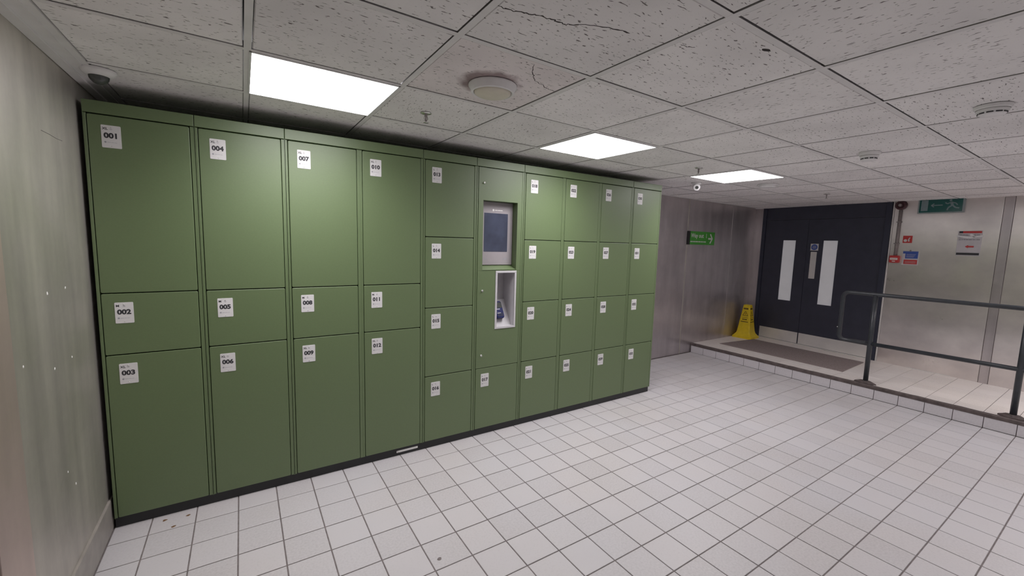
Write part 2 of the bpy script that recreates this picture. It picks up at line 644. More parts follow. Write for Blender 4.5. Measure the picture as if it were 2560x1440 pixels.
# ---- raised landing with its step
landing = MB()
landing.box(XK + 0.006, 7.95, YF - 0.1, YB + 0.1, -0.10, ZP - 0.004)
landing = landing.build('platform', 'grout')
tag(landing, 'low raised landing in front of the dark door, pale tiled with a tiled riser', 'landing', kind='structure')
P2 = TILE_A
sm = {}
for i in range(0, 8):
    for j in range(-4, 27):
        x0, x1 = 6.25 + i * P2, 6.25 + (i + 1) * P2
        y1, y0 = TILE_OY - j * P2, TILE_OY - (j + 1) * P2
        y1 = min(y1, YB)
        y0 = max(y0, YF)
        x1 = min(x1, rw_x((y0 + y1) / 2) + 0.004)
        if x1 - x0 < 0.03 or y1 - y0 < 0.03:
            continue
        wx, wy = x1 - x0 - 0.004, y1 - y0 - 0.004
        key = (round(wx, 3), round(wy, 3))
        if key not in sm:
            t = MB()
            tile_mesh(t, wx, wy, -wx / 2, -wy / 2, th=0.004)
            sm[key] = t.mesh('landing_tile', 'step_tile')
        place('landing_tile', sm[key], landing, ((x0 + x1) / 2, (y0 + y1) / 2, ZP))
# riser tiles
km = {}
for j in range(-4, 27):
    y1, y0 = TILE_OY - j * TILE_A - 0.016, TILE_OY - (j + 1) * TILE_A - 0.016
    y1 = min(y1, YB)
    y0 = max(y0, YF)
    if y1 - y0 < 0.03:
        continue
    wy = y1 - y0 - 0.005
    if round(wy, 3) not in km:
        t = MB()
        t.slab(-wy / 2, wy / 2, 0.002, 0.104, 0.0, 0.008, 0.001, 0.0012)
        km[round(wy, 3)] = t.mesh('riser_tile', 'kerb_tile')
    place('riser_tile', km[round(wy, 3)], landing, (XK - 0.002, (y0 + y1) / 2, 0), (0, 0, -PI / 2))
# brown nosing along the step edge
t = MB()
y = YB - 0.002
pts = []
k = 0
prof0 = None
rings = []
while y > YF:
    jz = random.uniform(-0.0015, 0.0015)
    jx = random.uniform(-0.0015, 0.0015)
    rings.append([(XK - 0.006 + jx, y, 0.1045 + jz * .3), (XK + 0.046 + jx, y, 0.105), (XK + 0.046 + jx, y, ZP + 0.005 + jz), (XK + 0.004 + jx, y, ZP + 0.009 + jz), (XK - 0.006 + jx, y, ZP + 0.001 + jz)])
    y -= 0.06
t.loft(rings)
nos = t.build('trim_1', 'rust')
tag(nos, 'worn brown metal nosing along the tiled step edge', 'step edge', kind='structure')
# white sealant line at the foot of the door wall
t = MB()
t.slab(-0.20, 0.20, 0.0, 0.006, -0.004, 0.004, 0.002, 0)
t.build('sealant_line', 'fleck', landing, (rw_x(-1.45) - 0.012, -1.45, ZP), (0, 0, RWA))

# ---- walls
# left
t = MB()
t.box(XL_ - 0.16, XL_ - 0.008, YF - 0.1, YB + 0.15, -0.1, 2.5)
wall_left = t.build('wall_left', 'backing')
tag(wall_left, 'scuffed stainless steel wall beside the end locker', 'wall', kind='structure')
for (y0, y1, mt, proud) in ((-0.878, YB, 'steel_left', 0.0), (-1.09, -0.882, 'steel_pink', 0.004), (-2.3, -1.094, 'steel_left', 0.0), (-3.6, -2.304, 'steel_left', 0), (YF, -3.604, 'steel_left', 0)):
    t = MB()
    w2 = (y1 - y0) / 2
    t.slab(-w2, w2, 0.0, 2.42, 0.0, 0.008, 0.002, 0.002)
    t.build('steel_panel', mt, wall_left, (XL_ + proud - 0.0, (y0 + y1) / 2, 0), (0, 0, PI / 2))
# flecks of white paint and scratches on the sheet
for (y, z, r) in ((-0.546, 1.322, 0.0055), (-0.347, 1.323, 0.004), (-0.339, 1.022, 0.004), (-0.541, 1.024, 0.004), (-0.809, 1.104, 0.0034), (-0.504, 0.579, 0.003), (-0.427, 0.488, 0.0038)):
    t = MB()
    pr = [(r * (1 + random.uniform(-.3, .3)) * math.cos(2 * PI * k / 9), r * 1.5 * (1 + random.uniform(-.3, .3)) * math.sin(2 * PI * k / 9)) for k in range(9)]
    t.loft([[(a, 0.0, b) for a, b in pr], [(a * .7, -0.0012, b * .7) for a, b in pr]])
    t.build('paint_fleck', 'fleck', wall_left, (XL_ + 0.0, y, z), (0, 0, PI / 2))
t = MB()
t.tube([(0, -0.0005, 0.0), (0.08, -0.0007, 0.001), (0.16, -0.0006, -0.001), (0.23, -0.0004, 0.002)], 0.0011, 6)
t.build('scratch', 'conduit', wall_left, (XL_, -0.458, 1.943), (0, 0, PI / 2))
t = MB()
t.slab(-(YB - YF) / 2, (YB - YF) / 2, 0.0, 0.165, 0.0, 0.010, 0.004, 0.004)
o = t.build('baseboard_left', 'skirt', None, (XL_ + 0.010, (YB + YF) / 2, 0), (0, 0, PI / 2))
tag(o, 'grey-brown skirting along the foot of the scuffed steel wall', 'skirting', kind='structure')

# back
t = MB()
t.box(XL_ - 0.16, 8.0, YB + 0.008, YB + 0.16, -0.1, 2.5)
wall_back = t.build('wall_back', 'backing')
tag(wall_back, 'stainless steel wall behind the lockers with a green sign', 'wall', kind='structure')
for (x0, x1) in ((XL_, 2.2), (2.204, 4.0), (4.004, 5.952), (5.957, 7.08), (7.084, 7.76)):
    t = MB()
    t.slab(x0, x1, 0.0, 2.42, YB, YB + 0.008, 0.002, 0.002)
    t.build('steel_panel', 'steel_back', wall_back)
t = MB()
t.slab(5.945, 5.964, 0.0, 2.42, YB - 0.004, YB + 0.004, 0.003, 0.002)
t.build('cover_strip', 'steel_left', wall_back)

# right: the wall with the door. local frame: x runs along the wall away from the back wall, y into the wall
DL, DR, DT = -0.716, 0.930, 2.222
wall_right = MB()
wall_right.box(-1.05, DL - 0.004, 0.008, 0.16, -0.1, 2.5)
wall_right.box(DR + 0.004, 5.4, 0.008, 0.16, -0.1, 2.5)
wall_right.box(DL - 0.004, DR + 0.004, 0.008, 0.16, DT + 0.002, 2.5)
wall_right.box(-1.05, 5.4, 0.16, 0.2, -0.1, 2.5)
wall_right = wall_right.build('wall_right', 'backing', None, (RW0, 0, 0), (0, 0, RWA))
tag(wall_right, 'stainless steel wall with the dark double door and fire notices', 'wall', kind='structure')
for (x0, x1, mt, pr) in ((-0.86, DL - 0.003, 'steel_back', 0), (DR + 0.022, 1.876, 'steel_right', 0), (1.880, 1.952, 'steel_back', -0.003), (1.956, 3.1, 'steel_right', 0), (3.104, 5.3, 'steel_right', 0)):
    t = MB()
    t.slab(x0, x1, 0.0, 2.42, pr, 0.008, 0.002, 0.002)
    t.build('steel_panel', mt, wall_right)
t = MB()
t.slab(DR + 0.003, DR + 0.020, 0.0, 2.3, -0.005, 0.008, 0.003, 0.003)
t.build('edge_strip', 'steel_kick', wall_right)

# front (behind the viewer)
t = MB()
t.box(XL_ - 0.16, 8.0, YF - 0.15, YF, -0.1, 2.5)
wall_front = t.build('wall_front', 'plaster')
tag(wall_front, 'plain painted wall on the far side facing the lockers', 'wall', kind='structure')

# ---- ceiling: grid of tees and single fibre tiles
CO = Vector((0.63661, -1.47431, 0))
CTA, CTB, CTH = -0.0083, 0.01113, -0.00524
CO.z = 2.25245 + CTA * (CO.x - 2) + CTB * (CO.y + 1)
CR = Euler((CTB, -CTA, CTH), 'XYZ')
CM = Matrix.Translation(CO) @ CR.to_matrix().to_4x4()
CMI = CM.inverted()
G = 0.6


def on_ceiling(x, y):
    """world point on the ceiling plane above (x, y)"""
    z = 2.25245 + CTA * (x - 2) + CTB * (y + 1)
    return Vector((x, y, z))


U0, U1 = -0.585, 7.12
V0, V1 = -3.72, 2.315
t = MB()
t.box(U0 - 0.1, U1 + 0.05, V0 - 0.05, V1 + 0.05, 0.06, 0.09)
ceiling = t.build('ceiling', 'void', None, CO, CR)
tag(ceiling, 'low suspended ceiling of fissured white fibre tiles in a metal grid', 'ceiling', kind='structure')
LIGHTS = [(0, 1), (3, 1), (6, 1), (5, -4), (9, -3)]  # last two panels are unseen, added to light the foreground and landing
TG = 0.572
ct = {}


def ceil_tile_mesh(wx, wy, mt):
    key = (round(wx, 3), round(wy, 3), mt)
    if key not in ct:
        t = MB()
        a, b, e = wx / 2, wy / 2, 0.004
        r0 = [(-a, -b, 0.018), (-a, b, 0.018), (a, b, 0.018), (a, -b, 0.018)]
        r1 = [(-a, -b, 0.005), (-a, b, 0.005), (a, b, 0.005), (a, -b, 0.005)]
        r2 = [(-a + e, -b + e, 0.0015), (-a + e, b - e, 0.0015), (a - e, b - e, 0.0015), (a - e, -b + e, 0.0015)]
        t.loft([r0, r1, r2])
        ct[key] = t.mesh('ceiling_tile', mt)
    return ct[key]


cell_tile = {}
for i in range(-1, 12):
    for j in range(-7, 4):
        if (i, j) in LIGHTS:
            continue
        u0, u1 = max(i * G, U0 + 0.0), min((i + 1) * G, U1)
        v0, v1 = max(j * G, V0), min((j + 1) * G, V1)
        if u1 - u0 < 0.05 or v1 - v0 < 0.05:
            continue
        wx, wy = u1 - u0 - (G - TG), v1 - v0 - (G - TG)
        full = abs(wx - wy) < 1e-3
        stained = (i, j) == (1, 0)
        mt = 'ceil_stain' if stained else 'ceil'
        rz = random.choice((0, PI)) if not full else random.choice((0, 0, PI, PI / 2))
        if (i, j) == (1, -1) or stained or (i, j) == (2, -1):
            rz = 0
        if (i, j) in ((2, -2), (3, -2)):
            rz = PI / 2
        o = place('ceiling_tile', ceil_tile_mesh(wx, wy, mt), ceiling,
                  ((u0 + u1) / 2 + random.uniform(-.002, .002), (v0 + v1) / 2 + random.uniform(-.002, .002), random.uniform(0, 0.0012)), (0, 0, rz))
        cell_tile[(i, j)] = o
# tees
t = MB()
Lm = V1 - V0
t.box(-0.012, 0.012, -Lm / 2, Lm / 2, 0.0, 0.0014)
t.box(-0.0015, 0.0015, -Lm / 2, Lm / 2, 0.0014, 0.035)
me = t.mesh('main_tee', 'tee')
for i in range(0, 12):
    place('main_tee', me, ceiling, (i * G, (V0 + V1) / 2, 0))
cm_ = {}
for j in range(-6, 4):
    for i in range(-1, 12):
        u0, u1 = max(i * G, U0), min((i + 1) * G, U1)
        ln = u1 - u0 - 0.024
        if ln < 0.05:
            continue
        key = round(ln, 3)
        if key not in cm_:
            t = MB()
            t.box(-ln / 2, ln / 2, -0.012, 0.012, 0.0002, 0.0014)
            t.box(-ln / 2, ln / 2, -0.0015, 0.0015, 0.0014, 0.03)
            cm_[key] = t.mesh('cross_tee', 'tee')
        place('cross_tee', cm_[key], ceiling, ((u0 + u1) / 2, j * G, 0))
# stepped angle between ceiling and steel wall
t = MB()
for (a, b, z0, z1) in ((-0.677, -0.640, -0.016, 0.03), (-0.640, -0.600, -0.006, 0.03), (-0.600, -0.574, -0.0005, 0.03)):
    t.box(a, b, V0, V1, z0, z1)
t.build('wall_angle', 'tee', ceiling)
t = MB()
t.box(U0, U1, V1 - 0.022, V1 + 0.03, -0.0005, 0.02)
t.build('wall_angle', 'tee', ceiling)
t = MB()
t.box(-0.86, 5.3, -0.024, 0.002, -0.0005, 0.02)
o = t.build('wall_angle', 'tee', ceiling)
o.matrix_local = CMI @ (Matrix.Translation(on_ceiling(RW0, 0)) @ Matrix.Rotation(RWA, 4, 'Z'))


# cracks in two tiles
def crack(cell, pts, width):
    """pts in world x,y; drawn as a thin jagged groove filler just below the tile"""
    tile = cell_tile[cell]
    mw = CM @ Matrix.LocRotScale(tile.location, tile.rotation_euler, None)
    inv = mw.inverted()
    loc = [inv @ on_ceiling(x, y) for x, y in pts]
    fine = []
    for k in range(len(loc) - 1):
        for q in range(7):
            p = loc[k].lerp(loc[k + 1], q / 7)
            p.x += random.uniform(-.004, .004)
            p.y += random.uniform(-.0045, .0045)
            fine.append(p)
    fine.append(loc[-1])
    t = MB()
    r0, r1, r2, r3 = [], [], [], []
    for k, p in enumerate(fine):
        d = (fine[min(k + 1, len(fine) - 1)] - fine[max(k - 1, 0)])
        n = Vector((-d.y, d.x, 0)).normalized()
        wd = width * (0.5 + 0.8 * random.random()) * (0.25 if k in (0, len(fine) - 1) else 1)
        a, b = p + n * wd, p - n * wd
        r0.append([(a.x, a.y, 0.0012), (b.x, b.y, 0.0012), (b.x, b.y, 0.0022), (a.x, a.y, 0.0022)])
    t.loft(r0)
    t.build('crack', 'crack', tile)


crack((1, -1), [(1.252, -1.708), (1.309, -1.716), (1.362, -1.735), (1.422, -1.746), (1.47, -1.746), (1.511, -1.775), (1.606, -1.82), (1.676, -1.832)], 0.0026)
crack((1, 0), [(1.569, -1.446), (1.618, -1.37), (1.673, -1.31), (1.739, -1.286), (1.784, -1.266), (1.822, -1.264)], 0.0016)
crack((2, -1), [(1.867, -1.882), (1.895, -1.888), (1.924, -1.901)], 0.0016)
t = MB()
pr = [(0.020 * math.cos(2 * PI * k / 12) * (1 + random.uniform(-.3, .3)), 0.009 * math.sin(2 * PI * k / 12) * (1 + random.uniform(-.3, .3))) for k in range(12)]
t.loft([[(a, b, 0.002) for a, b in reversed(pr)], [(a * .9, b * .9, 0.0012) for a, b in reversed(pr)]])
if (2, -1) in cell_tile:
    pl = CMI @ on_ceiling(2.127, -2.034)
    best = min(cell_tile.items(), key=lambda kv: (kv[1].location.xy - pl.xy).length)[1]
    q = Matrix.LocRotScale(best.location, best.rotation_euler, None).inverted() @ pl
    t.build('chipped_spot', 'crack', best, (q.x, q.y, 0), (0, 0, -0.3))


def ceil_thing(name, x, y, label, cat, group=None, rz=0.0):
    e = empty(name, on_ceiling(x, y), (CTB, -CTA, CTH + rz))
    tag(e, label, cat, group)
    return e


# ---- LED ceiling panels
lab = {(0, 1): 'square LED ceiling panel above lockers 004 and 007',
       (3, 1): 'square LED ceiling panel above the payment screen and locker 018',
       (6, 1): 'square LED ceiling panel beyond the end of the lockers, by the small white camera'}
t = MB()
for a in range(4):
    T = Matrix.Rotation(a * PI / 2, 4, 'Z')
    t.box(-0.294, 0.294, -0.294, -0.286, -0.004, 0.012, T=T)
frame_me = t.mesh('frame', 'lamp_frame')
t = MB()
t.box(-0.286, 0.286, -0.286, 0.286, -0.002, 0.008)
diff_me = t.mesh('diffuser', 'lamp')
led = bpy.data.lights.new('led_array', 'AREA')
led.shape = 'SQUARE'
led.size = 0.57
led.energy = LAMP_WATT
led.color = (1.0, 0.965, 0.995)
led.spread = math.radians(LAMP_SPREAD)
for (i, j) in LIGHTS:
    p = CM @ Vector(((i + .5) * G, (j + .5) * G, 0))
    e = empty('ceiling_light', p, CR)
    tag(e, lab.get((i, j), {(9, -3): 'square LED ceiling panel added out of view above the handrail on the landing'}.get((i, j), 'square LED ceiling panel added out of view nearest the plain painted wall')), 'ceiling light', 'square LED panels in the ceiling')
    place('frame', frame_me, e)
    place('diffuser', diff_me, e)
    place('led_array', led, e, (0, 0, -0.005))

# ================================================================== DOOR
door = empty('door_1', (RW0, 0, 0), (0, 0, RWA))
tag(door, 'dark navy double fire door with two narrow glass strips and steel kick plates', 'door', kind='structure')
t = MB()
fw = 0.052
t.slab(DL, DL + fw, ZP, DT, -0.014, 0.12, 0.003, 0.003)
t.slab(DR - 0.062, DR, ZP, DT, -0.014, 0.12, 0.003, 0.003)
t.build('door_frame', 'navy_frame', door)
LT = 2.02
t = MB()
t.slab(DL + fw, DR - 0.062, LT + 0.003, DT, 0.004, 0.10, 0.001, 0.0)
t.build('overpanel', 'navy', door)


def leaf(x0, x1, gx0, gx1, gz0, gz1, z0, z1, yf, yb):
    """flat door leaf with a glazed slot"""
    t = MB()
    xs, zs = (x0, gx0, gx1, x1), (z0, gz0, gz1, z1)
    v = []
    for y in (yf, yb):
        for zz in zs:
            for xx in xs:
                v.append((xx, y, zz))
    f = []
    idx = lambda s_, r, c: s_ * 16 + r * 4 + c
    for r in range(3):
        for c in range(3):
            if r == 1 and c == 1:
                continue
            f.append((idx(0, r, c), idx(0, r, c + 1), idx(0, r + 1, c + 1), idx(0, r + 1, c)))
            f.append((idx(1, r, c), idx(1, r + 1, c), idx(1, r + 1, c + 1), idx(1, r, c + 1)))
    for k in range(3):
        f.append((idx(0, 0, k), idx(1, 0, k), idx(1, 0, k + 1), idx(0, 0, k + 1)))
        f.append((idx(0, 3, k), idx(0, 3, k + 1), idx(1, 3, k + 1), idx(1, 3, k)))
        f.append((idx(0, k, 0), idx(0, k + 1, 0), idx(1, k + 1, 0), idx(1, k, 0)))
        f.append((idx(0, k, 3), idx(1, k, 3), idx(1, k + 1, 3), idx(0, k + 1, 3)))
    f.append((idx(0, 1, 1), idx(0, 1, 2), idx(1, 1, 2), idx(1, 1, 1)))
    f.append((idx(0, 2, 1), idx(1, 2, 1), idx(1, 2, 2), idx(0, 2, 2)))
    f.append((idx(0, 1, 1), idx(1, 1, 1), idx(1, 2, 1), idx(0, 2, 1)))
    f.append((idx(0, 1, 2), idx(0, 2, 2), idx(1, 2, 2), idx(1, 1, 2)))
    t.add(v, f)
    return t


LZ0 = ZP + 0.010
for (x0, x1, gx0, gx1, big) in ((DL + fw + 0.003, -0.035, -0.382, -0.186, False), (-0.031, DR - 0.065, 0.176, 0.368, True)):
    lf = leaf(x0, x1, gx0, gx1, 0.775, 1.717, LZ0, LT, 0.004, 0.048).build('door_leaf', 'navy', door)
    t = MB()
    t.slab(gx0 + 0.001, gx1 - 0.001, 0.776, 1.716, 0.010, 0.018, 0.001, 0)
    t.build('glass_strip', 'pane', lf)
    t = MB()
    for (a0, a1, b0, b1) in ((gx0, gx0 + 0.006, 0.775, 1.717), (gx1 - 0.006, gx1, 0.775, 1.717), (gx0, gx1, 0.775, 0.781), (gx0, gx1, 1.711, 1.717)):
        t.box(a0, a1, 0.002, 0.010, b0, b1)
    t.build('glazing_bead', 'navy_frame', lf)
    t = MB()
    t.slab(x0 + (0.04 if not big else 0.006), x1 - 0.006, LZ0 + 0.004, 0.312, 0.0005, 0.004, 0.002, 0.001)
    t.build('kick_plate', 'steel_kick', lf)
    if big:
        t = MB()
        t.slab(0.030, 0.110, 1.15, 1.545, 0.0005, 0.004, 0.006, 0.0015)
        t.build('push_plate', 'steel_kick', lf)
t = MB()
t.slab(DL + fw, DR - 0.062, ZP, ZP + 0.010, -0.02, 0.10, 0.001, 0.002)
t.build('threshold', 'steel_kick', door)

# ================================================================== LOCKERS
CX = [-0.018, 0.4076, 0.829, 1.2516, 1.6787, 2.0998, 2.5325, 2.953, 3.383, 3.815, 4.2405]
ZT, ZL, ZB0 = 2.185, 2.125, 0.0585
XLZ = [(2.121, 1.257), (1.252, 0.939), (0.934, 0.062)]
LZ = [(2.121, 1.590), (1.585, 1.075), (1.070, 0.563), (0.558, 0.062)]
DEPTH = 0.58
GAP = 0.003


def number_plate(num, size):
    """white plate 72 x 107 mm, print and studs in the same mesh; origin at its top left corner"""
    t = MB()
    t.slab(0, 0.072, -0.107, 0, -0.0018, 0.0, 0.004, 0.0006, mi=0)
    y = -0.0022
    t.text(size, 0.015 if size == 'XL' else 0.012, -0.0175, y, 1, 1.1)
    # small symbol beside the size letters
    t.slab(0.0325, 0.040, -0.0215, -0.0205, y, y + 0.0003, 0, 0, mi=2)
    t.slab(0.0305, 0.042, -0.0185, -0.0175, y, y + 0.0003, 0, 0, mi=2)
    t.slab(0.0325, 0.040, -0.0155, -0.0145, y, y + 0.0003, 0, 0, mi=2)
    t.text(num, 0.0355, -0.050, y, 1, 1.05)
    # small emblem and line of fine print
    Tm = Matrix.Translation((0.0135, y + 0.0002, -0.0805)) @ Matrix.Rotation(PI / 2, 4, 'X')
    t.lathe([(0.0042, 0.0), (0.0042, 0.0003)], 12, 2, False, Tm, cap1=True)
    for (a, b) in ((0.020, 0.033), (0.0345, 0.045), (0.0465, 0.056)):
        t.slab(a, b, -0.0825, -0.0790, y, y + 0.0003, 0, 0, mi=3)
    for zc in (-0.010, -0.099):
        Tm = Matrix.Translation((0.036, y + 0.0004, zc)) @ Matrix.Rotation(PI / 2, 4, 'X')
        t.lathe([(0.0026, 0.0), (0.0022, 0.0012), (0.001, 0.0018)], 10, 4, True, Tm, cap1=True)
    return t.mesh('number_plate', ['white', 'ink', 'ink_grey', 'ink_light', 'chrome'])


DOORS = {}


def make_door(unit, x0, x1, zt, zb, num, size, y=-0.002):
    t = MB()
    t.slab(x0, x1, zb, zt, y, 0.018, 0.007, 0.0025)
    d = t.build('locker_door', 'green', unit)
    place('number_plate', number_plate(num, size), d, (x0 + 0.047, y, zt - 0.045), (0, 0, 0))
    return d


def unit_shell(name, c0, c1, label):
    """carcass, uprights, fascia and plinth for columns c0..c1-1"""
    e = empty(name, (CX[c0], 0, 0))
    tag(e, label, 'locker', 'green parcel locker units')
    X = CX[c0]
    W = CX[c1] - X
    g = 0.0012
    t = MB()
    t.box(g, W - g, 0.024, DEPTH, ZB0, ZT - 0.002)
    t.build('carcass', 'green_dark', e)
    for xs in (g, W - g - 0.002):
        t = MB()
        t.box(xs, xs + 0.002, 0.0, DEPTH, ZB0, ZT)
        t.build('side_panel', 'green', e)
    t = MB()
    t.box(g, W - g, 0.0, DEPTH, ZT - 0.0015, ZT + 0.0005)
    t.build('top_panel', 'green', e)
    t = MB()
    t.slab(g, W - g, ZL + 0.0015, ZT, -0.002, 0.02, 0.002, 0.002)
    t.build('fascia', 'green', e)
    for c in range(c0, c1):
        a, b = CX[c] - X, CX[c + 1] - X
        for (p, q) in ((a + (g if c == c0 else 0.0), a + 0.0135), (b - 0.0185, b - (g if c == c1 - 1 else 0.0))):
            t = MB()
            t.slab(p, q, ZB0 + 0.002, ZL - 0.0015, 0.0, 0.024, 0.001, 0.0015)
            t.build('upright', 'green', e)
    t = MB()
    t.box(0.0, W, 0.018, DEPTH - 0.03, 0.0, ZB0)
    t.build('plinth', 'black', e)
    return e, X


num = 1


def fill(e, X, c, rows, sizes):
    global num
    a, b = CX[c] - X + 0.0135 + GAP, CX[c + 1] - X - 0.0185 - GAP
    for (zt, zb), sz in zip(rows, sizes):
        make_door(e, a, b, zt, zb, '%03d' % num, sz)
        num += 1


XS = ('XL', 'M', 'XL')
LS = ('L',) * 4
e, X = unit_shell('locker_unit', 0, 1, 'green locker unit with doors 001 to 003 against the scuffed steel wall')
fill(e, X, 0, XLZ, XS)
e, X = unit_shell('locker_unit', 1, 2, 'single-column green locker unit with doors 004, 005 and 006')
fill(e, X, 1, XLZ, XS)
e, X = unit_shell('locker_unit', 2, 4, 'two-column green locker unit with doors 007 to 012')
fill(e, X, 2, XLZ, XS)
fill(e, X, 3, XLZ, XS)
t = MB()
t.slab(0, 0.16, 0.020, 0.036, 0.0, 0.0015, 0.003, 0.0005)
t.build('foil_strip', 'chrome', e, (CX[4] - X - 0.19, 0.0165, 0))
e, X = unit_shell('locker_unit', 4, 5, 'single-column green locker unit with doors 013 to 016 beside the payment screen')
fill(e, X, 4, LZ, LS)

# ---- payment terminal column
e, X = unit_shell('payment_locker_unit', 5, 6, 'green locker unit with a touch screen, a card reader niche and door 017')
e['group'] = 'green parcel locker units'
# the carcass of this unit is hollow behind the screen and the niche
for ch in list(e.children):
    if ch.name.startswith('carcass'):
        bpy.data.objects.remove(ch)
W = CX[6] - X
t = MB()
t.box(0.0012, W - 0.0012, 0.20, DEPTH, ZB0, ZT - 0.002)
t.build('carcass', 'green_dark', e)
a, b = 0.0135 + GAP, W - 0.0185 - GAP
RX0, RX1, RZ0, RZ1 = 2.158 - X, 2.471 - X, 1.343, 1.879
NX0, NX1, NZ0, NZ1 = 2.279 - X, 2.476 - X, 0.868, 1.336


def frame_panel(x0, x1, z0, z1, hx0, hx1, hz0, hz1, yf, yb):
    t = leaf(x0, x1, hx0, hx1, hz0, hz1, z0, z1, yf, yb)
    return t


up = frame_panel(a, b, 1.3395, 2.121, RX0, RX1, RZ0, RZ1, -0.002, 0.018).build('service_panel', 'green', e)
lo = frame_panel(a, b, 0.563, 1.3385, NX0 + 0.006, NX1 - 0.006, NZ0 + 0.006, NZ1 - 0.006, -0.002, 0.018).build('service_panel', 'green', e)
fill(e, X, 5, LZ[3:], ('L',))
for (zz, pn) in ((2.008, up), (1.182, lo), (0.665, lo)):
    t = MB()
    Tm = Matrix.Translation((2.160 - X, -0.002, zz)) @ Matrix.Rotation(PI / 2, 4, 'X')
    t.lathe([(0.0105, 0.0), (0.0105, 0.002), (0.0085, 0.0045), (0.0080, 0.009), (0.0066, 0.0105)], 18, 0, True, Tm, cap1=True)
    t.box(2.160 - X - 0.0008, 2.160 - X + 0.0008, -0.0132, -0.0124, zz - 0.004, zz + 0.004, 1)
    t.build('cam_lock', ['chrome', 'ink'], pn)
# screen recess: ceiling, sides, sloping sill
RD = 0.075
t = MB()
t.box(RX0 - 0.003, RX0, 0.018, RD + 0.06, RZ0 - 0.003, RZ1 + 0.003)
t.box(RX1, RX1 + 0.003, 0.018, RD + 0.06, RZ0 - 0.003, RZ1 + 0.003)
t.box(RX0 - 0.003, RX1 + 0.003, 0.018, RD + 0.06, RZ1, RZ1 + 0.003)
t.add([(RX0, -0.002, RZ0 + 0.001), (RX1, -0.002, RZ0 + 0.001), (RX1, RD, RZ0 + 0.035), (RX0, RD, RZ0 + 0.035),
       (RX0, -0.002, RZ0 - 0.003), (RX1, -0.002, RZ0 - 0.003), (RX1, RD, RZ0 - 0.003), (RX0, RD, RZ0 - 0.003)],
      [(0, 1, 2, 3), (4, 7, 6, 5), (0, 4, 5, 1), (1, 5, 6, 2), (2, 6, 7, 3), (3, 7, 4, 0)])
t.build('screen_recess', 'green', e)
t = MB()
t.slab(RX0 + 0.001, RX1 - 0.001, RZ0 + 0.036, RZ1 - 0.001, RD - 0.012, RD + 0.02, 0.004, 0.003)
bz = t.build('screen_bezel', 'bezel', e)
t = MB()
t.slab(RX0 + 0.045, RX1 - 0.050, 1.486, 1.790, RD - 0.0135, RD - 0.011, 0.002, 0.0005)
t.build('touch_screen', 'screen', bz)
t = MB()
yb_ = RD - 0.0125
t.slab(RX0 + 0.120, RX0 + 0.134, 1.806, 1.822, yb_, yb_ + 0.0006, 0.002, 0)
t.slab(RX0 + 0.140, RX0 + 0.165, 1.811, 1.817, yb_, yb_ + 0.0006, 0.001, 0)
t.slab(RX0 + 0.168, RX0 + 0.212, 1.811, 1.817, yb_, yb_ + 0.0006, 0.001, 0)
t.build('emblem_print', 'fleck', bz)['kind'] = 'stuff'
t = MB()
t.slab(RX0 + 0.05, RX0 + 0.075, 1.425, 1.432, yb_, yb_ + 0.0006, 0.001, 0)
t.slab(RX1 - 0.09, RX1 - 0.045, 1.425, 1.432, yb_, yb_ + 0.0006, 0.001, 0)
t.build('fine_print', 'ink_grey', bz)['kind'] = 'stuff'
# card reader niche
t = MB()
bw = 0.017
for (x0, x1, z0, z1) in ((NX0, NX1, NZ1 - bw, NZ1), (NX0, NX1, NZ0, NZ0 + bw), (NX0, NX0 + bw, NZ0 + bw, NZ1 - bw), (NX1 - bw, NX1, NZ0 + bw, NZ1 - bw)):
    t.slab(x0, x1, z0, z1, -0.007, 0.0, 0.001, 0.002)
ix0, ix1, iz0, iz1, nd = NX0 + bw, NX1 - bw, NZ0 + bw, NZ1 - bw, 0.17
t.box(ix0 - 0.003, ix0, -0.003, nd, iz0 - 0.003, iz1 + 0.003)
t.box(ix1, ix1 + 0.003, -0.003, nd, iz0 - 0.003, iz1 + 0.003)
t.box(ix0, ix1, -0.003, nd, iz1, iz1 + 0.003)
t.box(ix0, ix1, -0.003, nd, iz0 - 0.003, iz0)
t.box(ix0, ix1, nd - 0.003, nd, iz0, iz1)
niche = t.build('reader_niche', 'niche', e)
# sloping shelf carrying the reader
t = MB()
t.add([(ix0, 0.035, iz0), (ix1, 0.035, iz0), (ix1, nd - 0.003, iz0), (ix0, nd - 0.003, iz0), (ix0, nd - 0.02, iz0 + 0.20), (ix1, nd - 0.02, iz0 + 0.20), (ix1, nd - 0.003, iz0 + 0.20), (ix0, nd - 0.003, iz0 + 0.20)],
      [(0, 3, 2, 1), (4, 5, 6, 7), (0, 1, 5, 4), (1, 2, 6, 5), (2, 3, 7, 6), (3, 0, 4, 7)])
t.build('reader_shelf', 'niche', niche)
t = MB()
t.slab(-0.038, 0.038, -0.075, 0.075, -0.030, 0.0, 0.018, 0.010, mi=0)
t.slab(-0.030, 0.030, 0.012, 0.060, -0.0315, -0.029, 0.004, 0.001, mi=1)
t.slab(-0.026, 0.006, 0.0, 0.004, -0.0312, -0.0295, 0.001, 0, mi=2)
t.slab(-0.026, 0.006, -0.034, -0.030, -0.0312, -0.0295, 0.001, 0, mi=2)
for r_ in range(3):
    for c_ in range(3):
        t.slab(-0.024 + c_ * 0.018, -0.012 + c_ * 0.018, -0.060 + r_ * 0.010, -0.053 + r_ * 0.010, -0.032, -0.029, 0.002, 0.001, mi=1)
o = t.build('card_reader', ['reader', 'lens', 'fleck'], niche, (ix0 + 0.062, 0.085, iz0 + 0.115), (math.radians(-30), 0, 0))

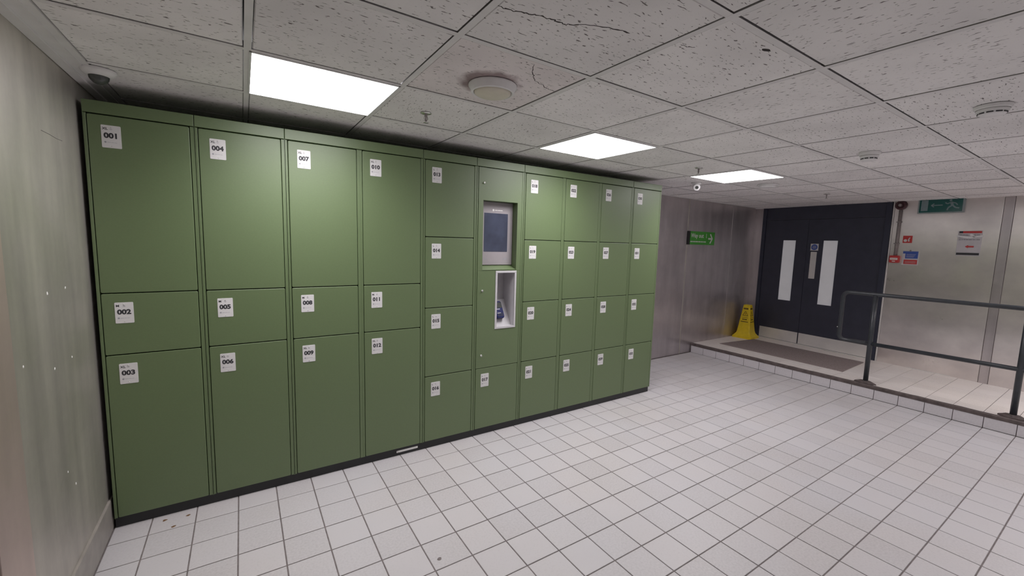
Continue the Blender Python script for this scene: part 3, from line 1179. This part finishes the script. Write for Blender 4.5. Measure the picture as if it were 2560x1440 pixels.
e, X = unit_shell('locker_unit', 6, 9, 'three-column green locker unit with doors 018 to 029')
for c in (6, 7, 8):
    fill(e, X, c, LZ, LS)
e, X = unit_shell('locker_unit', 9, 10, 'end green locker unit with doors 030 to 033 nearest the green arrow sign')
fill(e, X, 9, LZ, LS)

# ================================================================== RAILING
rl = empty('handrail', (6.29, -0.95, ZP))
tag(rl, 'dark grey tubular handrail with two rails standing on the step edge', 'handrail')
RR = 0.0205


def arc(c, r, a0, a1, n=6):
    return [(0, c[0] + r * math.cos(math.radians(a0 + (a1 - a0) * k / n)), c[1] + r * math.sin(math.radians(a0 + (a1 - a0) * k / n))) for k in range(n + 1)]


zt_, zm_ = 1.112 - ZP, 0.575 - ZP
rb = 0.055
ye = -0.0
t = MB()
pts = [(0, -2.75, zt_)] + [(0, -1.4, zt_)] + arc((ye - rb, zt_ - rb), rb, 90, 0) + arc((ye - rb, zm_ + rb), rb, 0, -90) + [(0, -0.25, zm_)]
t.tube(pts, RR, 14)
t.build('top_rail', 'rail', rl)
t = MB()
t.tube([(0, -0.25, zm_), (0, -2.75, zm_)], RR * 0.98, 14)
t.build('middle_rail', 'rail', rl)
t = MB()
t.tube([(0, 0.012, zm_ + 0.13), (0, 0.03, zm_ + 0.132)], 0.006, 8)
t.build('rail_screw', 'chrome', rl)
for yy in (-1.235, -2.285, -3.335):
    t = MB()
    t.tube([(0, 0, -0.0), (0, 0, zt_)], 0.0225, 14)
    t.build('post', 'rail', rl, (0, yy + 0.95, 0))
    t = MB()
    n = 16
    ring = lambda r, z: [(r * 0.55 * (1 + 0.18 * math.sin(3 * k + yy)) * math.cos(2 * PI * k / n), r * (1 + 0.2 * math.sin(5 * k + 1.3 + yy)) * math.sin(2 * PI * k / n), z) for k in range(n)]
    t.loft([ring(0.085, 0.0), ring(0.082, 0.012), ring(0.06, 0.022), ring(0.04, 0.034)])
    t.build('post_base', 'rust', rl, (0.0, yy + 0.95, 0.0))

# ================================================================== LANDING THINGS
# door mat
t = MB()
c4 = [(6.60, 0.62), (6.575, -0.93), (7.34, -0.90), (7.40, 0.53)]
cx_, cy_ = sum(p[0] for p in c4) / 4, sum(p[1] for p in c4) / 4
lay = lambda k, z: [(cx_ + (p[0] - cx_) * k, cy_ + (p[1] - cy_) * k, z) for p in reversed(c4)]
t.loft([lay(1, 0.0), lay(1, 0.006), lay(.99, 0.009)])
o = t.build('door_mat', 'mat', None, (0, 0, ZP))
tag(o, 'long dark brown door mat on the landing in front of the door', 'mat')

# caution cone
cn = empty('caution_cone', (7.445, 0.685, ZP + 0.0), (0, 0, math.radians(4)))
tag(cn, 'yellow four-sided plastic caution cone with dark print on the landing', 'caution cone')


def sq(h, z, r):
    pts = []
    for (sx, sy, st) in ((1, 1, 0), (-1, 1, 90), (-1, -1, 180), (1, -1, 270)):
        for k in range(4):
            a = math.radians(st + 30 * k)
            pts.append((sx * (h - r) + r * math.cos(a), sy * (h - r) + r * math.sin(a), z))
    return pts


t = MB()
t.loft([sq(.148, 0, .015), sq(.148, .026, .015), sq(.138, .034, .012), sq(.108, .075, .012), sq(.099, .11, .014), sq(.050, .528, .014), sq(.044, .535, .012)])
body = t.build('cone_body', 'yellow', cn)
slope = math.atan((0.099 - 0.050) / (0.528 - 0.11))


def on_cone(t, x0, x1, z0, z1, face):
    """bar of print on a sloping side; face 0 looks to -x, 1 to -y"""
    def P(x, z, o_):
        h = 0.099 + (0.050 - 0.099) * (z - 0.11) / 0.418 + o_
        return (-h, -x, z) if face == 0 else (x, -h, z)
    a = [P(x0, z0, .0012), P(x1, z0, .0012), P(x1, z1, .0012), P(x0, z1, .0012)]
    b = [P(x0, z0, -.001), P(x1, z0, -.001), P(x1, z1, -.001), P(x0, z1, -.001)]
    t.loft([b, a])


for face in (0, 1):
    t = MB()
    for (p, q) in ((-.036, -.022), (-.020, -.006), (-.004, .010), (.012, .034)):
        on_cone(t, p, q, 0.462, 0.486, face)
    # triangle outline from short bars
    for k in range(10):
        f_ = k / 10
        hw = 0.036 * (1 - f_)
        on_cone(t, -hw - .004, -hw + .004, 0.365 + 0.066 * f_, 0.365 + 0.066 * (f_ + .1), face)
        on_cone(t, hw - .004, hw + .004, 0.365 + 0.066 * f_, 0.365 + 0.066 * (f_ + .1), face)
    on_cone(t, -.04, .04, 0.358, 0.366, face)
    on_cone(t, -.004, .004, 0.376, 0.402, face)
    on_cone(t, -.046, .046, 0.327, 0.333, face)
    for (p, q) in ((-.036, -.018), (-.014, .004), (.008, .034)):
        on_cone(t, p, q, 0.292, 0.310, face)
    on_cone(t, -.056, .056, 0.258, 0.270, face)
    t.build('cone_print', 'cone_ink', cn)['kind'] = 'stuff'

# ================================================================== SIGNS
# way out sign on the back wall
ws = empty('way_out_sign', (5.946, YB, 1.604))
tag(ws, 'green Way out sign with a white arrow on the steel wall', 'sign')
t = MB()
t.slab(0.0, 0.65, 0, 0.190, -0.022, 0.0, 0.003, 0.002)
o = t.build('sign_board', 'way_green', ws)
t = MB()
t.slab(-0.002, 0.040, -0.001, 0.191, -0.026, 0.0, 0.003, 0.002)
t.build('end_cap', 'black', ws)
t = MB()
t.slab(0.462, 0.466, 0.004, 0.186, -0.0228, -0.021, 0, 0)
t.build('sign_joint', 'way_green_dark', ws)
t = MB()
t.text('Way out', 0.215, 0.128, -0.0226)
t.build('sign_lettering', 'white', ws)
t = MB()
t.text('1', 0.435, 0.128, -0.0226)
t.build('sign_numeral', 'white', ws)
t = MB()
for (p, q) in ((0.055, 0.115), (0.122, 0.16), (0.167, 0.24), (0.247, 0.30), (0.307, 0.36), (0.367, 0.43)):
    t.slab(p, q, 0.036, 0.050, -0.0228, -0.0222, 0, 0)
t.build('fine_print', 'white', ws)['kind'] = 'stuff'
# arrow: shaft and two swept barbs
t = MB()
t.slab(0.485, 0.565, 0.080, 0.104, -0.0228, -0.0222, 0, 0)
for sg in (1, -1):
    zc = 0.092
    pts = [(0.600, zc), (0.572, zc), (0.520, zc + sg * 0.066), (0.548, zc + sg * 0.072)]
    if sg > 0:
        pts = pts[::-1]
    if sg < 0:
        pass
    t.add([(a_, -0.0227, b_) for a_, b_ in pts], [(0, 1, 2, 3) if sg > 0 else (0, 1, 2, 3)])
t.build('sign_arrow', 'white', ws)


def rw_thing(name, y, z, label, cat):
    """thing mounted on the door wall; local x to the right seen from the room, y into the wall"""
    e = empty(name, (rw_x(y), y, z), (0, 0, RWA))
    return tag(e, label, cat)


# emergency exit sign
es = rw_thing('exit_sign', -1.178, 2.045, 'dark teal emergency exit sign with running figure hung at the ceiling', 'sign')
t = MB()
t.slab(0, 0.40, 0, 0.185, -0.035, -0.001, 0.003, 0.003)
t.build('sign_frame', 'frame_grey', es)
t = MB()
t.slab(0.014, 0.386, 0.012, 0.173, -0.037, -0.034, 0.002, 0.001)
t.build('sign_face', 'exit_green', es)
t = MB()
t.slab(0.030, 0.092, 0.030, 0.155, -0.0378, -0.0368, 0, 0)
t.build('door_symbol', 'exit_print', es)
t = MB()


def limb(t, p, q, wd):
    p, q = Vector(p), Vector(q)
    d = (q - p).normalized()
    n = Vector((-d.y, d.x)) * wd / 2
    pts = [p - n, q - n, q + n, p + n]
    t.add([(a.x, -0.0376, a.y) for a in pts], [(0, 1, 2, 3)])


Tm = Matrix.Translation((0.285, -0.037, 0.142)) @ Matrix.Rotation(PI / 2, 4, 'X')
t.lathe([(0.012, 0), (0.012, 0.0006)], 14, 0, False, Tm, cap1=True)
for a_, b_, wd in (((0.290, 0.124), (0.303, 0.082), .024), ((0.292, 0.120), (0.258, 0.104), .011), ((0.258, 0.104), (0.240, 0.120), .010), ((0.294, 0.120), (0.330, 0.108), .011), ((0.330, 0.108), (0.345, 0.086), .010),
                   ((0.300, 0.084), (0.270, 0.060), .014), ((0.270, 0.060), (0.262, 0.030), .012), ((0.304, 0.084), (0.330, 0.058), .014), ((0.330, 0.058), (0.362, 0.050), .012)):
    limb(t, a_, b_, wd)
t.build('running_figure', 'exit_print', es)
t = MB()
limb(t, (0.125, 0.092), (0.220, 0.092), .010)
limb(t, (0.120, 0.092), (0.145, 0.112), .009)
limb(t, (0.120, 0.092), (0.145, 0.072), .009)
t.build('arrow_symbol', 'exit_print', es)

# alarm sounder and conduit down to the call point
al = rw_thing('alarm_sounder', -1.012, 2.160, 'dark red round alarm sounder at the ceiling beside the door', 'alarm')
t = MB()
Tm = Matrix.Rotation(PI / 2, 4, 'X')
t.lathe([(0.058, 0.0), (0.058, 0.03), (0.052, 0.045), (0.035, 0.050), (0.030, 0.040), (0.026, 0.040), (0.022, 0.055), (0.012, 0.060)], 24, 0, True, Tm, cap1=True)
t.build('sounder_body', 'maroon', al)
t = MB()
Tm = Matrix.Translation((0, -0.0605, 0)) @ Matrix.Rotation(PI / 2, 4, 'X')
t.lathe([(0.018, -0.002), (0.018, 0.0), (0.010, 0.003)], 18, 0, True, Tm, cap1=True)
t.build('sounder_disc', 'conduit', al)
cd = rw_thing('conduit_pipe', -1.013, 1.525, 'thin grey conduit pipe running down from the alarm sounder', 'conduit')
t = MB()
t.tube([(0, -0.018, 0.0), (0, -0.018, 0.575)], 0.0165, 12)
t.build('pipe', 'conduit', cd)
for zz in (0.15, 0.42):
    t = MB()
    t.box(-0.024, 0.024, -0.036, 0.0, zz, zz + 0.012)
    t.build('pipe_clip', 'conduit', cd)
cp = rw_thing('fire_call_point', -1.012, 1.438, 'red fire alarm call point with white label beside the door', 'call point')
t = MB()
t.slab(-0.048, 0.048, 0.0, 0.092, -0.045, 0.0, 0.012, 0.006)
t.build('call_box', 'red', cp)
t = MB()
t.slab(-0.038, 0.038, 0.036, 0.062, -0.048, -0.043, 0.003, 0.001)
t.slab(-0.016, 0.016, 0.014, 0.024, -0.048, -0.043, 0.003, 0.001)
t.build('call_label', 'fleck', cp)
t = MB()
t.slab(-0.030, 0.030, 0.046, 0.050, -0.0492, -0.0475, 0, 0)
t.build('label_print', 'red', cp)

# small red fire sign
rs = rw_thing('fire_symbol_sign', -1.064, 1.690, 'small square red fire sign above the blue notice', 'sign')
t = MB()
t.slab(0, 0.090, 0, 0.090, -0.004, 0.0, 0.004, 0.001)
t.build('sign_plate', 'red', rs)
t = MB()
Tm = Matrix.Translation((0.026, -0.0042, 0.030)) @ Matrix.Rotation(PI / 2, 4, 'X')
t.lathe([(0.017, 0), (0.017, 0.0006)], 14, 0, False, Tm, cap1=True)
for a_, b_, wd in (((0.060, 0.018), (0.056, 0.045), .014), ((0.056, 0.045), (0.068, 0.066), .010)):
    p, q = Vector(a_), Vector(b_)
    d = (q - p).normalized()
    n = Vector((-d.y, d.x)) * wd / 2
    t.add([(v.x, -0.0048, v.y) for v in (p - n, q - n, q + n, p + n)], [(0, 1, 2, 3)])
t.build('sign_print', 'white', rs)['kind'] = 'stuff'

# blue and red fire notice
bs = rw_thing('fire_action_notice', -1.078, 1.418, 'fire notice with blue upper and red lower field beside the call point', 'notice')
t = MB()
t.slab(0.0, 0.158, 0.0, 0.176, -0.004, 0.0, 0.003, 0.001)
t.build('notice_sheet', 'paper', bs)
t = MB()
t.slab(0.030, 0.150, 0.080, 0.166, -0.0050, -0.0035, 0.002, 0)
t.slab(0.006, 0.150, 0.140, 0.168, -0.0049, -0.0035, 0.002, 0)
t.build('blue_field', 'blue', bs)
t = MB()
t.slab(0.020, 0.148, 0.010, 0.064, -0.0050, -0.0035, 0.002, 0)
t.build('red_field', 'red', bs)
t = MB()
for zz in (0.094, 0.106, 0.118, 0.130):
    t.slab(0.040, 0.140 - (zz * 37 % 0.03), zz, zz + 0.003, -0.0056, -0.0048, 0, 0)
for zz in (0.024, 0.040):
    t.slab(0.032, 0.136, zz, zz + 0.004, -0.0056, -0.0048, 0, 0)
t.build('fine_print', 'ink_light', bs)['kind'] = 'stuff'
t = MB()
Tm = Matrix.Translation((0.074, -0.004, 0.176)) @ Matrix.Rotation(PI / 2, 4, 'X')
t.lathe([(0.010, 0), (0.009, 0.004), (0.004, 0.006)], 12, 0, True, Tm, cap1=True)
t.build('fixing_stud', 'conduit', bs)

# paper notice with red arrow
nt_ = rw_thing('paper_notice', -1.551, 1.550, 'taped white paper notice with red heading and red arrow pointing to the door', 'notice')
t = MB()
# sheet hangs a little unevenly
g = [(-0.002, 0), (0.196, 0.0), (0.196, 0.30), (-0.002, 0.295)]
for k in range(6):
    pass
cols, rows_ = 6, 8
vs, fs = [], []
for r_ in range(rows_ + 1):
    for c_ in range(cols + 1):
        u, v = c_ / cols, r_ / rows_
        vs.append((u * 0.194, -0.002 - 0.0035 * abs(math.sin(4 * v + 2.5 * u)) * (0.3 + v), v * 0.285 + 0.004 * (u - .5) * v))
nn = len(vs)
vs += [(a_, 0.0, b_) for a_, _, b_ in vs]
for r_ in range(rows_):
    for c_ in range(cols):
        i0 = r_ * (cols + 1) + c_
        fs.append((i0, i0 + 1, i0 + cols + 2, i0 + cols + 1))
        fs.append((nn + i0, nn + i0 + cols + 1, nn + i0 + cols + 2, nn + i0 + 1))
edge = [c_ for c_ in range(cols)] + [cols + r_ * (cols + 1) for r_ in range(rows_)] + [rows_ * (cols + 1) + cols - c_ for c_ in range(cols)] + [(rows_ - r_) * (cols + 1) for r_ in range(rows_)]
for k in range(len(edge)):
    p, q = edge[k], edge[(k + 1) % len(edge)]
    fs.append((p, nn + p, nn + q, q))
t.add(vs, fs)
t.build('paper_sheet', 'paper', nt_)
yf = -0.0078
t = MB()
t.slab(0.040, 0.188, 0.258, 0.281, yf - 0.0006, yf + 0.003, 0.001, 0)
t.build('red_heading', 'red', nt_)
t = MB()
t.slab(0.010, 0.046, 0.258, 0.281, yf - 0.0004, yf + 0.003, 0.001, 0)
t.build('dark_corner', 'ink', nt_)
t = MB()
t.slab(0.006, 0.188, 0.010, 0.035, yf - 0.0004, yf + 0.005, 0.001, 0)
t.build('dark_band', 'ink', nt_)
t = MB()
for zz, ll in ((0.232, .16), (0.205, .15), (0.180, .17)):
    x_ = 0.014
    while x_ < ll:
        w_ = random.uniform(.012, .03)
        t.slab(x_, x_ + w_, zz, zz + 0.010, yf - 0.0003, yf + 0.003, 0, 0)
        x_ += w_ + 0.006
t.build('fine_print', 'ink_grey', nt_)['kind'] = 'stuff'
t = MB()
y_ = yf - 0.0006
t.add([(0.070, y_, 0.105), (0.095, y_, 0.088), (0.095, y_, 0.098), (0.140, y_, 0.097), (0.140, y_, 0.114), (0.095, y_, 0.114), (0.095, y_, 0.124)], [(0, 1, 2), (2, 3, 4, 5), (0, 2, 5), (0, 5, 6)])
t.build('red_arrow', 'red', nt_)
t = MB()
for (x0, z0, x1, z1) in ((-0.006, 0.226, 0.090, 0.208), (0.090, 0.208, 0.200, 0.226), (0.100, 0.245, 0.140, 0.214)):
    p, q = Vector((x0, z0)), Vector((x1, z1))
    d = (q - p).normalized()
    n = Vector((-d.y, d.x)) * 0.011
    a4 = [p - n, q - n, q + n, p + n]
    t.loft([[(v.x, yf + 0.003, v.y) for v in a4], [(v.x, yf - 0.0016, v.y) for v in a4]])
t.build('tape_strip', 'tape', nt_)

# round blue sign on the door
fd = rw_thing('fire_door_sign', 0.0, 1.564, 'small white square sign with a blue disc on the dark door', 'sign')
t = MB()
t.slab(0.020, 0.124, 0, 0.100, -0.0002, 0.004, 0.003, 0.0008)
t.build('sign_plate', 'white', fd)
t = MB()
Tm = Matrix.Translation((0.072, -0.0002, 0.050)) @ Matrix.Rotation(PI / 2, 4, 'X')
t.lathe([(0.042, -0.001), (0.042, 0.0008)], 28, 0, False, Tm, cap1=True)
t.build('blue_disc', 'blue', fd)
t = MB()
for zz, hw in ((0.066, .022), (0.050, .028), (0.034, .022)):
    t.slab(0.072 - hw, 0.072 + hw, zz - 0.003, zz + 0.003, -0.0016, -0.0008, 0, 0)
t.build('fine_print', 'ink_light', fd)['kind'] = 'stuff'

# ================================================================== CEILING FITTINGS
DN = Matrix.Rotation(PI, 4, 'X')     # lathe profiles grow downwards from the ceiling
# round vent
v = ceil_thing('ceiling_vent', 1.561, -1.146, 'round cream air vent in the cracked, stained ceiling tile', 'vent')
t = MB()
t.lathe([(0.108, 0.0), (0.108, 0.006), (0.100, 0.012), (0.097, 0.030), (0.090, 0.034), (0.086, 0.030), (0.084, 0.012)], 40, 0, True, DN)
t.build('vent_ring', 'plastic_white', v)
t = MB()
t.lathe([(0.080, 0.010), (0.082, 0.026), (0.080, 0.034), (0.070, 0.040), (0.030, 0.043), (0.004, 0.043)], 40, 0, True, DN, cap0=True, cap1=True)
t.build('vent_disc', 'plastic_cream', v)


def sprinkler(x, y, label):
    s_ = ceil_thing('sprinkler_head', x, y, label, 'sprinkler', 'sprinkler heads in the ceiling')
    t = MB()
    t.lathe([(0.030, 0.0), (0.030, 0.003), (0.018, 0.006), (0.010, 0.007)], 22, 0, True, DN, cap1=True)
    t.build('rosette', 'chrome', s_)
    t = MB()
    t.lathe([(0.008, 0.005), (0.008, 0.016), (0.0045, 0.018), (0.0035, 0.040), (0.005, 0.043), (0.005, 0.047)], 12, 0, True, DN, cap1=True)
    for sg in (1, -1):
        t.tube([(sg * 0.007, 0, -0.014), (sg * 0.010, 0, -0.028), (sg * 0.003, 0, -0.044)], 0.0016, 6)
    t.build('sprinkler_frame', 'conduit', s_)
    t = MB()
    t.lathe([(0.004, 0.047), (0.014, 0.049), (0.014, 0.051), (0.004, 0.052)], 16, 0, True, DN, cap0=True, cap1=True)
    t.build('deflector', 'chrome', s_)


sprinkler(1.480, -0.552, 'small chrome sprinkler head next to the nearest LED panel and the round vent')
sprinkler(3.915, -0.617, 'small sprinkler head beside the LED panel beyond the end of the lockers')
sprinkler(6.325, -0.670, 'small sprinkler head over the landing in front of the dark door')


def detector(x, y, r, h, label, slots=True):
    d = ceil_thing('smoke_detector', x, y, label, 'smoke detector', 'smoke detectors on the ceiling')
    t = MB()
    t.lathe([(r * 1.15, 0.0), (r * 1.15, h * 0.25), (r * 1.08, h * 0.35), (r * 1.02, h * .38)], 32, 0, True, DN)
    t.build('detector_base', 'plastic_white', d)
    t = MB()
    t.lathe([(r, h * .36), (r * .97, h * .62), (r * .86, h * .70), (r * .84, h * .86), (r * .70, h * .97), (r * .2, h)], 32, 0, True, DN, cap0=True, cap1=True)
    b_ = t.build('detector_body', 'plastic_white', d)
    if slots:
        for k in range(10):
            t = MB()
            T = Matrix.Rotation(2 * PI * k / 10, 4, 'Z')
            t.box(r * .80, r * .875, -r * .2, r * .2, -h * .84, -h * .72, T=T)
            t.build('vent_slot', 'ink', b_)


detector(3.43, -2.369, 0.053, 0.042, 'white smoke detector in the ceiling row running above the handrail end')
detector(4.15, -1.715, 0.050, 0.055, 'white smoke detector with dark slots hanging between the exit sign and LED panels')
detector(5.22, -0.553, 0.085, 0.030, 'wide flat white detector just beyond the LED panel at the end of the lockers', slots=False)

# dome camera above locker 001
dc = ceil_thing('dome_camera', 0.088, -0.185, 'white dome camera with dark lens in the ceiling corner above locker 001', 'camera')
t = MB()
t.lathe([(0.062, 0.0), (0.062, 0.006), (0.056, 0.018), (0.044, 0.026), (0.036, 0.028)], 30, 0, True, DN)
t.build('camera_base', 'plastic_white', dc)
t = MB()
t.lathe([(0.037, 0.024)] + [(0.036 * math.cos(math.radians(a)), 0.028 + 0.034 * math.sin(math.radians(a))) for a in (0, 18, 36, 54, 72, 88)], 28, 0, True, DN, cap1=True)
t.build('dome_lens', 'lens', dc)
# small turret camera
tc_ = ceil_thing('turret_camera', 4.66, -0.105, 'small white turret camera just below the ceiling past the locker end', 'camera')
t = MB()
t.lathe([(0.050, 0.0), (0.050, 0.012), (0.034, 0.020), (0.030, 0.024)], 24, 0, True, DN, cap1=True)
t.build('camera_base', 'plastic_white', tc_)
t = MB()
T = Matrix.Translation((-0.012, -0.012, -0.045)) @ Matrix.Rotation(math.radians(-140), 4, 'Z') @ Matrix.Rotation(math.radians(105), 4, 'Y')
t.lathe([(0.020, -0.04), (0.034, -0.03), (0.036, 0.02), (0.032, 0.034)], 22, 0, True, T, cap0=True, cap1=False)
t.lathe([(0.032, 0.034), (0.017, 0.038)], 22, 0, True, T)
t.lathe([(0.017, 0.038), (0.014, 0.034), (0.006, 0.036)], 22, 1, True, T, cap1=True)
t.build('camera_head', ['plastic_white', 'lens'], tc_)
